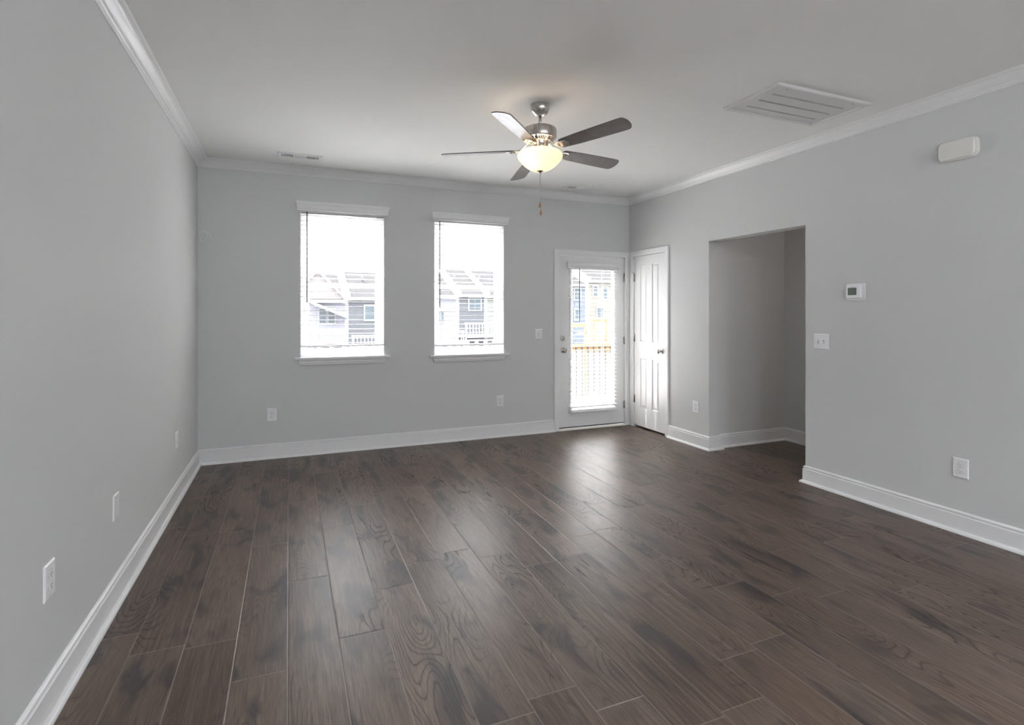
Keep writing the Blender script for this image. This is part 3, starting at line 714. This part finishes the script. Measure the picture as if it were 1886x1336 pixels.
t = thing('return_air_grille', 'large white return air grille on the ceiling above the right wall', 'air vent', (3.135, 2.598, HC))
gw, gd = 0.835, 0.440
m = MB(); O = [(-gw / 2, -gd / 2), (gw / 2, -gd / 2), (gw / 2, gd / 2), (-gw / 2, gd / 2)]
def sc(P, a, z): return [(p[0] - math.copysign(a, p[0]), p[1] - math.copysign(a, p[1]), z) for p in P]
R = [[m.bm.verts.new(p) for p in r] for r in (sc(O, 0, 0), sc(O, 0, -0.016), sc(O, 0.006, -0.020), sc(O, 0.024, -0.020), sc(O, 0.027, -0.012))]
for A, B in zip(R, R[1:]):
    for i in range(4): m.bm.faces.new((A[i], A[(i + 1) % 4], B[(i + 1) % 4], B[i]))
m.build('frame', 'grille', t)
hw_, hd_ = gw / 2 - 0.027, gd / 2 - 0.027
rows = (-0.095, 0.010, 0.115)
m = MB(); sl = 0.0095; ys = [-hd_] + [v for r in rows for v in (r - sl, r + sl)] + [hd_]; ex = 0.065
for i in range(0, len(ys), 2): m.box(-hw_, hw_, ys[i], ys[i + 1], -0.0125, -0.0105)
for r in rows: m.box(-hw_, -hw_ + ex, r - sl, r + sl, -0.0125, -0.0105); m.box(hw_ - ex, hw_, r - sl, r + sl, -0.0125, -0.0105)
pnl = m.build('face_panel', 'grille', t); pnl['label'] = 'flat white panel with three slotted rows'
m = MB(); m.box(-hw_, hw_, -hd_, hd_, -0.0040, -0.0030); m.build('dark_backing', 'dark', t)
for r in rows:
    m = MB(); k = 58
    for i in range(k):
        x = -hw_ + ex + (2 * hw_ - 2 * ex) * (i + 0.5) / k
        m.prism([(x - 0.0014, -0.005), (x - 0.0002, -0.005), (x + 0.0012, -0.0122), (x + 0.0000, -0.0122)], lambda u, v, q: (u, q, v), r - sl, r + sl)
    m.build('fin_row', 'grille', t)
for sx_ in (-1, 1):
    m = MB(); m.lathe([(0, 0), (0.008, 0), (0.007, -0.004), (0, -0.005)], 14, Matrix.Translation((sx_ * 0.30, -hd_ + 0.012, -0.0125))); m.build('latch', 'screw', t)

# ------------------------------------------------------------------ ceiling fan
FC = (1.551, 3.254); ZB = 2.463
def Z(z): return z - HC
fan = thing('ceiling_fan', 'brushed nickel ceiling fan with five dark blades and a lit frosted bowl', 'ceiling fan', (FC[0], FC[1], HC))
m = MB(); m.lathe([(0, 0), (0.062, 0), (0.0635, -0.004), (0.0635, -0.026), (0.060, -0.040), (0.050, -0.056), (0.034, -0.068), (0.020, -0.074), (0.0, -0.074)], 48); m.build('canopy', 'nickel', fan)
m = MB(); m.lathe([(0, -0.070), (0.0105, -0.070), (0.0105, -0.150), (0, -0.150)], 24); m.lathe([(0, Z(2.632)), (0.018, Z(2.632)), (0.020, Z(2.624)), (0.020, Z(2.606)), (0, Z(2.606))], 24); m.build('downrod', 'nickel', fan)
m = MB(); m.lathe([(0, Z(2.612)), (0.096, Z(2.610)), (0.106, Z(2.605)), (0.110, Z(2.598)), (0.110, Z(2.548)), (0.107, Z(2.540)), (0.103, Z(2.537))], 64, caps=False); m.build('motor_housing', 'nickel', fan)
# vented skirt: conical ring with slots
m = MB(); k = 40; ra, za, rb_, zb_ = 0.103, Z(2.538), 0.062, Z(2.517)
def cone(f, ang): r = ra + (rb_ - ra) * f; return (r * math.cos(ang), r * math.sin(ang), za + (zb_ - za) * f)
for i in range(k):
    a0 = 2 * PI * i / k; a1 = 2 * PI * (i + 0.5) / k; a2 = 2 * PI * (i + 1) / k
    m.quad([cone(0, a0), cone(0, a1), cone(1, a1), cone(1, a0)])
    m.quad([cone(0, a1), cone(0, a2), cone(0.16, a2), cone(0.16, a1)]); m.quad([cone(0.84, a1), cone(0.84, a2), cone(1, a2), cone(1, a1)])
sk = m.build('vent_skirt', 'chrome', fan); sk['label'] = 'slotted polished skirt'
sm = sk.modifiers.new('thickness', 'SOLIDIFY'); sm.thickness = 0.002
m = MB(); m.lathe([(0, Z(2.548)), (0.100, Z(2.548)), (0.060, Z(2.524)), (0, Z(2.524))], 40); m.build('motor_core', 'dark', fan)
m = MB(); m.lathe([(0.0, Z(2.524)), (0.058, Z(2.524)), (0.060, Z(2.520)), (0.056, Z(2.512)), (0.054, Z(2.470)), (0.066, Z(2.464)), (0.068, Z(2.455)), (0.0, Z(2.455))], 40); m.build('switch_housing', 'nickel', fan)
m = MB(); prof = [(0.104, Z(2.456)), (0.118, Z(2.453)), (0.137, Z(2.445)), (0.147, Z(2.433)), (0.1485, Z(2.422)), (0.144, Z(2.408)), (0.128, Z(2.386)), (0.106, Z(2.363)), (0.080, Z(2.343)), (0.052, Z(2.330)), (0.028, Z(2.326)), (0.012, Z(2.325))]
m.lathe(prof, 64, caps=False); bw = m.build('light_bowl', 'bowl', fan); bw['label'] = 'frosted glass bowl, lit from inside'
sm = bw.modifiers.new('thickness', 'SOLIDIFY'); sm.thickness = 0.003; sm.offset = 1
m = MB(); m.lathe([(0, Z(2.333)), (0.024, Z(2.330)), (0.025, Z(2.325)), (0.018, Z(2.319)), (0.009, Z(2.316)), (0.007, Z(2.310)), (0.004, Z(2.307)), (0, Z(2.306))], 28); m.build('finial', 'nickel_dark', fan)
m = MB(); m.tube([(0.004, -0.003, Z(2.308)), (0.004, -0.003, Z(2.074))], 0.0013, 6); m.tube([(-0.003, -0.003, Z(2.308)), (-0.002, -0.003, Z(2.118))], 0.0012, 6)
pc_ = m.build('pull_chain', 'screw', fan)
for zt, xx in ((2.118, -0.002), (2.068, 0.004)):
    m = MB(); m.lathe([(0, Z(zt)), (0.003, Z(zt - 0.001)), (0.0045, Z(zt - 0.010)), (0.0085, Z(zt - 0.026)), (0.0085, Z(zt - 0.032)), (0.005, Z(zt - 0.040)), (0, Z(zt - 0.042))], 16, Matrix.Translation((xx, -0.003, 0)))
    m.build('pull_fob', 'pendant', pc_)
PH = math.radians(-63.5); PIT = -0.234; TILT = -0.056
for k in range(5):
    a = PH + 2 * PI * k / 5
    xf = Matrix.Translation((0, 0, Z(ZB))) @ Matrix(((1, 0, 0, 0), (0, 1, 0, 0), (0, TILT, 1, 0), (0, 0, 0, 1))) @ Matrix.Rotation(a, 4, 'Z')
    # blade outline in (r, s)
    r0, r1 = 0.175, 0.668
    P = []
    def half(sgn):
        pts = [(r0, 0.040), (r0 + 0.015, 0.047), (0.30, 0.0545), (0.45, 0.0595), (0.60, 0.0625), (0.636, 0.0615), (0.650, 0.055), (0.660, 0.040), (0.6665, 0.020)]
        return [(r, s_ * sgn) for r, s_ in pts]
    P = half(1) + [(r1, 0.0)] + half(-1)[::-1] + [(r0 - 0.006, 0.0)]
    pit = Matrix.Rotation(PIT * -1 * -1, 4, 'X')
    m = MB(); m.prism(P, lambda u, v, q: (u, v, q), -0.003, 0.003)
    b = m.build('fan_blade', 'blade', fan, xf=xf @ pit, bevel=0.001, seg=1)
    # blade iron: curved arm from the motor, fork and medallion under the blade
    m = MB()
    dz = 2.520 - ZB
    m.tube([(0.060, 0, dz), (0.085, 0, dz - 0.010), (0.105, 0, dz - 0.032), (0.130, 0, dz - 0.052), (0.165, 0, -0.006)], 0.008, 10, [0.011, 0.010, 0.008, 0.008, 0.010], flat=0.7)
    for sg in (-1, 1):
        m.tube([(0.125, 0, dz - 0.050), (0.140, sg * 0.014, -0.004 + PIT * 0.014 * sg), (0.165, sg * 0.030, -0.006 + PIT * 0.030 * sg), (0.200, sg * 0.036, -0.007 + PIT * 0.036 * sg), (0.225, sg * 0.026, -0.007 + PIT * 0.026 * sg)], 0.006, 8, [0.006, 0.007, 0.008, 0.007, 0.004], flat=0.55)
    iron = m.build('blade_iron', 'chrome', fan, xf=xf)
    m = MB(); med = [(0.160, 0), (0.170, 0.020), (0.190, 0.030), (0.215, 0.026), (0.235, 0.010), (0.240, 0), (0.235, -0.010), (0.215, -0.026), (0.190, -0.030), (0.170, -0.020)]
    m.prism(med, lambda u, v, q: (u, v, q), -0.0065, -0.003)
    for (u, v) in ((0.185, 0.018), (0.185, -0.018), (0.222, 0)): m.lathe([(0, 0), (0.0045, 0), (0.003, -0.003), (0, -0.0035)], 12, Matrix.Translation((u, v, -0.0065)))
    m.build('medallion', 'chrome', iron, xf=xf @ pit)
BULB = 0.70
for (bx, by) in ((-0.062, -0.028), (0.055, 0.03)):
    m = MB(); m.lathe([(0, Z(2.462)), (0.012, Z(2.460)), (0.013, Z(2.440)), (0.024, Z(2.420)), (0.026, Z(2.405)), (0.018, Z(2.390)), (0, Z(2.384))], 24, Matrix.Translation((bx, by, 0)))
    m.build('light_bulb', emit_mat('lit_bulb', (1.0, 0.81, 0.62), BULB * (18 if bx < 0 else 8)), fan)

# ------------------------------------------------------------------ outside: ground, deck, townhouses
def camray(px, py, Zd):
    """a point at depth Zd in front of the camera, used only to find where far things stand"""
    u = (px - 943) / 992; v = (576 - py) / 992; th0 = math.atan(411 / 992); s_, c_ = math.sin(th0), math.cos(th0)
    return (s_ * Zd + u * c_ * Zd, c_ * Zd - u * s_ * Zd, CAM_H + v * Zd)
mb = MB(); mb.box(-120, 160, D + 0.2, 200, -3.3, -3.0); tag(mb.build('yard_ground', 'ground'), 'pale gravelly ground between the houses', 'ground'); bpy.data.objects['yard_ground']['kind'] = 'structure'
mb = MB(); mb.box(-60, 90, 26, 38, -3.0, -2.98); tag(mb.build('driveway', 'asphalt'), 'grey asphalt lane in front of the townhouses', 'road'); bpy.data.objects['driveway']['kind'] = 'structure'
mb = MB(); mb.box(-60, 60, -60, REAR - 0.25, -3.3, -0.35); o = structure(mb.build('ground_rear', pbr('weathered_concrete', (0.12, 0.12, 0.125), 0.9, noise=(1, 0.1))))

def railing(t, x0, x1, y, ztop, zbot, pitch, mat, rw=0.14, bal=0.038, posts=(), bmat=None):
    m = MB(); m.box(x0, x1, y - rw / 2, y + rw / 2, ztop - 0.038, ztop); m.build('top_rail', mat, t)
    m = MB(); m.box(x0, x1, y - 0.02, y + 0.02, ztop - 0.13, ztop - 0.04); m.build('sub_rail', mat, t)
    m = MB(); m.box(x0, x1, y - 0.02, y + 0.02, zbot, zbot + 0.09); m.build('bottom_rail', mat, t)
    m = MB(); m.box(-bal / 2, bal / 2, -bal / 2 , bal / 2, zbot - 0.02, ztop - 0.04)
    b0 = m.build('baluster', bmat or mat, t); x = x0 + pitch * 0.6; b0.location = (x, y - 0.02 - bal / 2 - 0.001, 0); x += pitch
    while x < x1 - 0.03:
        b = b0.copy(); COL.objects.link(b); b.parent = t; b.location = (x, y - 0.02 - bal / 2 - 0.001, 0); x += pitch
    for px_ in posts:
        m = MB(); m.box(px_ - 0.045, px_ + 0.045, y - 0.045, y + 0.045, zbot - 0.3, ztop - 0.038); m.build('post', mat, t)
m = MB(); m.box(2.0, 6.2, D + 0.16, 8.30, -0.16, -0.10)
dk = thing('back_deck', 'pale wooden deck outside the glazed door', 'deck', (0, 0, 0)); m.build('deck_floor', 'deck', dk)
for x in (2.1, 4.1, 6.1):
    m = MB(); m.box(x - 0.07, x + 0.07, 8.1, 8.24, -3.0, -0.16); m.build('support_post', 'pine', dk)
t = thing('deck_railing', 'yellow pine railing with thin dark balusters beyond the glazed door', 'railing', (0, 0, 0))
railing(t, 2.0, 6.2, 8.38, 0.815, -0.27, 0.119, 'pine', bal=0.020, posts=(2.05, 4.1, 6.15), bmat='pipe')

FY = 50.0
def house_window(parent, x0, x1, z0, z1, y=FY, panes=2, rows=2, tr=0.12):
    m = MB(); m.box(x0 - tr, x1 + tr, y - 0.10, y, z0 - tr, z1 + tr); f = m.build('window_trim', 'ext_white', parent)
    m = MB(); g = 0.05; w = (x1 - x0 - g * (panes - 1)) / panes; h = (z1 - z0 - g * (rows - 1)) / rows
    for i in range(panes):
        for j in range(rows): m.box(x0 + i * (w + g), x0 + i * (w + g) + w, y - 0.13, y - 0.09, z0 + j * (h + g), z0 + j * (h + g) + h)
    m.build('window_glass', 'ext_glass', f)
def townhouse(name, label, x0, x1, mat, zw, ridge, yf=FY, depth=6.5, wins=(), lower=None, pipes=()):
    x0 += 0.006; x1 -= 0.006
    t = thing(name, label, 'building', ((x0 + x1) / 2, yf, -3.0), 0, 'townhouses across the yard')
    cx_ = (x0 + x1) / 2
    m = MB(); m.box(x0 - cx_, x1 - cx_, 0, depth * 2, 0, zw + 3.0); m.build('wall', mat, t)
    m = MB(); ov = 0.35
    m.prism([(-ov, zw + 3.0 - 0.12), (depth, ridge + 3.0), (depth * 2 + ov, zw + 3 - 0.12), (depth * 2 + ov, zw + 3.05), (depth, ridge + 3.2), (-ov, zw + 3.08)], lambda u, v, q: (q, u, v), x0 - cx_ + 0.05, x1 - cx_ - 0.05); m.build('roof', 'roof', t)
    m = MB(); m.prism([(0.0, zw + 2.98), (depth * 2, zw + 2.98), (depth, ridge + 3.01)], lambda u, v, q: (q, u, v), x0 - cx_, x1 - cx_); m.build('gable_wall', mat, t)
    # raking fascia on the gable ends, eave board
    for xe in (x0 - cx_ + 0.02, x1 - cx_ - 0.30):
        m = MB(); m.prism([(-ov - 0.1, zw + 2.75), (depth, ridge + 2.95), (depth, ridge + 3.36), (-ov - 0.1, zw + 3.22)], lambda u, v, q: (q, u, v), xe - 0.02, xe + 0.30); m.build('rake_board', 'ext_white', t)
    m = MB(); m.box(x0 - cx_, x1 - cx_, -ov - 0.08, -ov, zw + 2.78, zw + 3.06); m.build('eave_board', 'ext_white', t)
    for xc_ in (x0 - cx_, x1 - cx_ - 0.16):
        m = MB(); m.box(xc_, xc_ + 0.16, -0.04, 0.0, 0, zw + 2.9); m.build('corner_board', 'ext_white', t)
    for (a, b, c, d, p, r) in wins: house_window(t, a - cx_, b - cx_, c + 3, d + 3, 0, p, r)
    for (px_, yo, zz, hh) in pipes:
        m = MB(); m.tube([(px_ - cx_, yo, zz + 3 - 0.2), (px_ - cx_, yo, zz + 3 + hh)], 0.09, 8); m.build('vent_pipe', 'pipe', t)
    return t
# left unit: front gable
tA = townhouse('townhouse', 'pale gabled townhouse seen through the left window, on its left', -6.5, 4.75, 'white_siding', 2.45, 5.0, wins=((2.46, 3.0, 0.47, 1.68, 1, 2), (3.2, 3.72, 0.47, 1.68, 1, 2), (-1.6, -0.7, 0.4, 1.7, 1, 2)), pipes=((1.3, 5.2, 4.7, 0.5),))
cxA = (-6.5 + 4.75) / 2
m = MB(); m.prism([(-0.15 - cxA, 2.55 + 3), (4.70 - cxA, 2.55 + 3), (2.32 - cxA, 5.05 + 3)], lambda u, v, q: (u, q, v), -0.38, 5.0); m.build('front_gable', 'gable', tA)
for (xa, za_, xb, zb2) in ((2.32, 5.18, 4.72, 2.66), (2.32, 5.18, -0.35, 2.52)):
    m = MB(); m.prism([(xa - cxA, za_ + 3), (xb - cxA, zb2 + 3), (xb - cxA, zb2 + 2.72), (xa - cxA, za_ + 2.72)], lambda u, v, q: (u, q, v), -0.60, -0.38); m.build('rake_board', 'ext_white', tA)
m = MB(); m.prism([(1.75 - cxA, 5.35), (4.75 - cxA, 4.08), (4.75 - cxA, 3.85), (1.75 - cxA, 5.12)], lambda u, v, q: (u, q, v), -1.6, -0.05); m.build('porch_roof', 'ext_white', tA)
townhouse('townhouse', 'slate grey townhouse seen through the left window, on its right', 4.75, 12.6, 'grey_siding', 2.70, 5.25, wins=((6.35, 7.15, 0.72, 1.98, 1, 2), (8.4, 9.4, 0.7, 2.0, 2, 2)), pipes=((6.6, 3.8, 4.1, 1.0),))
townhouse('townhouse', 'white townhouse at the left side of the middle window', 12.6, 15.0, 'white_siding', 2.95, 5.75, wins=((13.05, 13.65, 0.55, 1.45, 2, 2),), pipes=((13.9, 4.4, 4.6, 0.7), (14.4, 3.0, 3.9, 0.5)))
townhouse('townhouse', 'slate grey townhouse in the centre of the middle window', 15.0, 17.9, 'grey_siding', 3.10, 5.9, wins=((16.2, 17.35, 1.65, 2.78, 2, 2),), pipes=((16.0, 4.2, 4.7, 0.6),))
townhouse('townhouse', 'pale green townhouse at the right side of the middle window', 17.9, 23.0, 'green_siding', 3.05, 5.8, wins=((20.0, 21.0, 0.8, 2.1, 2, 2),), pipes=((18.6, 4.0, 4.6, 0.6),))
townhouse('townhouse', 'white townhouse standing between the middle window and the door', 23.0, 26.5, 'white_siding', 3.0, 5.9)
townhouse('townhouse', 'blue townhouse seen through the top left of the glazed door', 26.5, 29.3, 'blue_siding', 4.35, 6.9, wins=((27.85, 28.5, 2.75, 3.95, 2, 3), (27.9, 28.3, 0.6, 1.7, 1, 2)))
townhouse('townhouse', 'tan townhouse seen through the top right of the glazed door', 29.3, 34.5, 'tan_siding', 4.8, 7.4, wins=((30.15, 30.6, 3.1, 4.2, 1, 2), (31.35, 31.8, 2.9, 4.1, 1, 2), (30.6, 31.3, 0.9, 1.9, 2, 2), (33, 33.8, 3, 4.2, 2, 2)))
def porch(label, x0, x1, zt, zb3, y=47.4, pitch=0.30, cat='deck'):
    t = thing('raised_deck', label, cat, (0, 0, 0), 0, 'raised decks on the townhouses')
    m = MB(); m.box(x0, x1, y - 0.1, FY - 0.05, zb3 - 0.25, zb3 - 0.05); m.build('deck_floor', 'ext_white', t)
    railing(t, x0, x1, y, zt, zb3, pitch, 'ext_white', posts=(x0 + 0.1, x1 - 0.1), bal=0.07)
    m = MB(); m.box(x0, x0 + 0.15, y - 0.08, y + 0.08, -3, zb3); m.box(x1 - 0.15, x1, y - 0.08, y + 0.08, -3, zb3); m.build('support', 'ext_white', t)
porch('white balcony on the pale gabled townhouse', 1.7, 4.5, -0.05, -1.0)
porch('long white deck on the slate townhouse in the left window', 4.9, 9.5, -0.55, -1.55)
porch('white deck in front of the white townhouse', 12.3, 14.9, -0.25, -1.35)
porch('white deck in front of the slate townhouse in the middle window', 14.95, 19.0, 0.45, -0.7)
t = thing('garden_fence', 'white slat fence across the yard behind the left window', 'fence', (0, 0, 0))
railing(t, -2.0, 9.0, 44.0, -1.15, -2.0, 0.9, 'ext_white', bal=0.25)
t = thing('garden_fence', 'white slat fence across the yard behind the middle window', 'fence', (0, 0, 0))
railing(t, 9.6, 19.0, 44.0, -0.95, -2.2, 0.8, 'ext_white', bal=0.25)
# timber decks across, seen above our railing
for px0, px1, py_, Zd, lb in ((1050, 1087, 597, 23.5, 'low timber deck rail seen through the door, the nearer one'), (1092, 1124, 587, 44.0, 'low timber deck rail seen through the door, the farther one')):
    a = camray(px0, py_, Zd); b = camray(px1, py_, Zd)
    t = thing('timber_deck', lb, 'deck', (a[0], a[1], 0))
    L_ = b[0] - a[0]; hh = 5.5 / 992 * Zd
    m = MB(); m.box(0, L_, -0.05, 0.05, a[2] - hh, a[2]); m.build('rail', 'pine', t)
    m = MB(); m.box(-0.0, 0.09, -0.04, 0.05, -3, a[2] - hh); m.box(L_ - 0.09, L_, -0.04, 0.05, -3, a[2] - hh); m.build('post', 'pine', t)
    m = MB(); m.box(0, L_, 0.0, 2.5, -0.45, -0.3); m.build('deck_floor', 'deck', t)
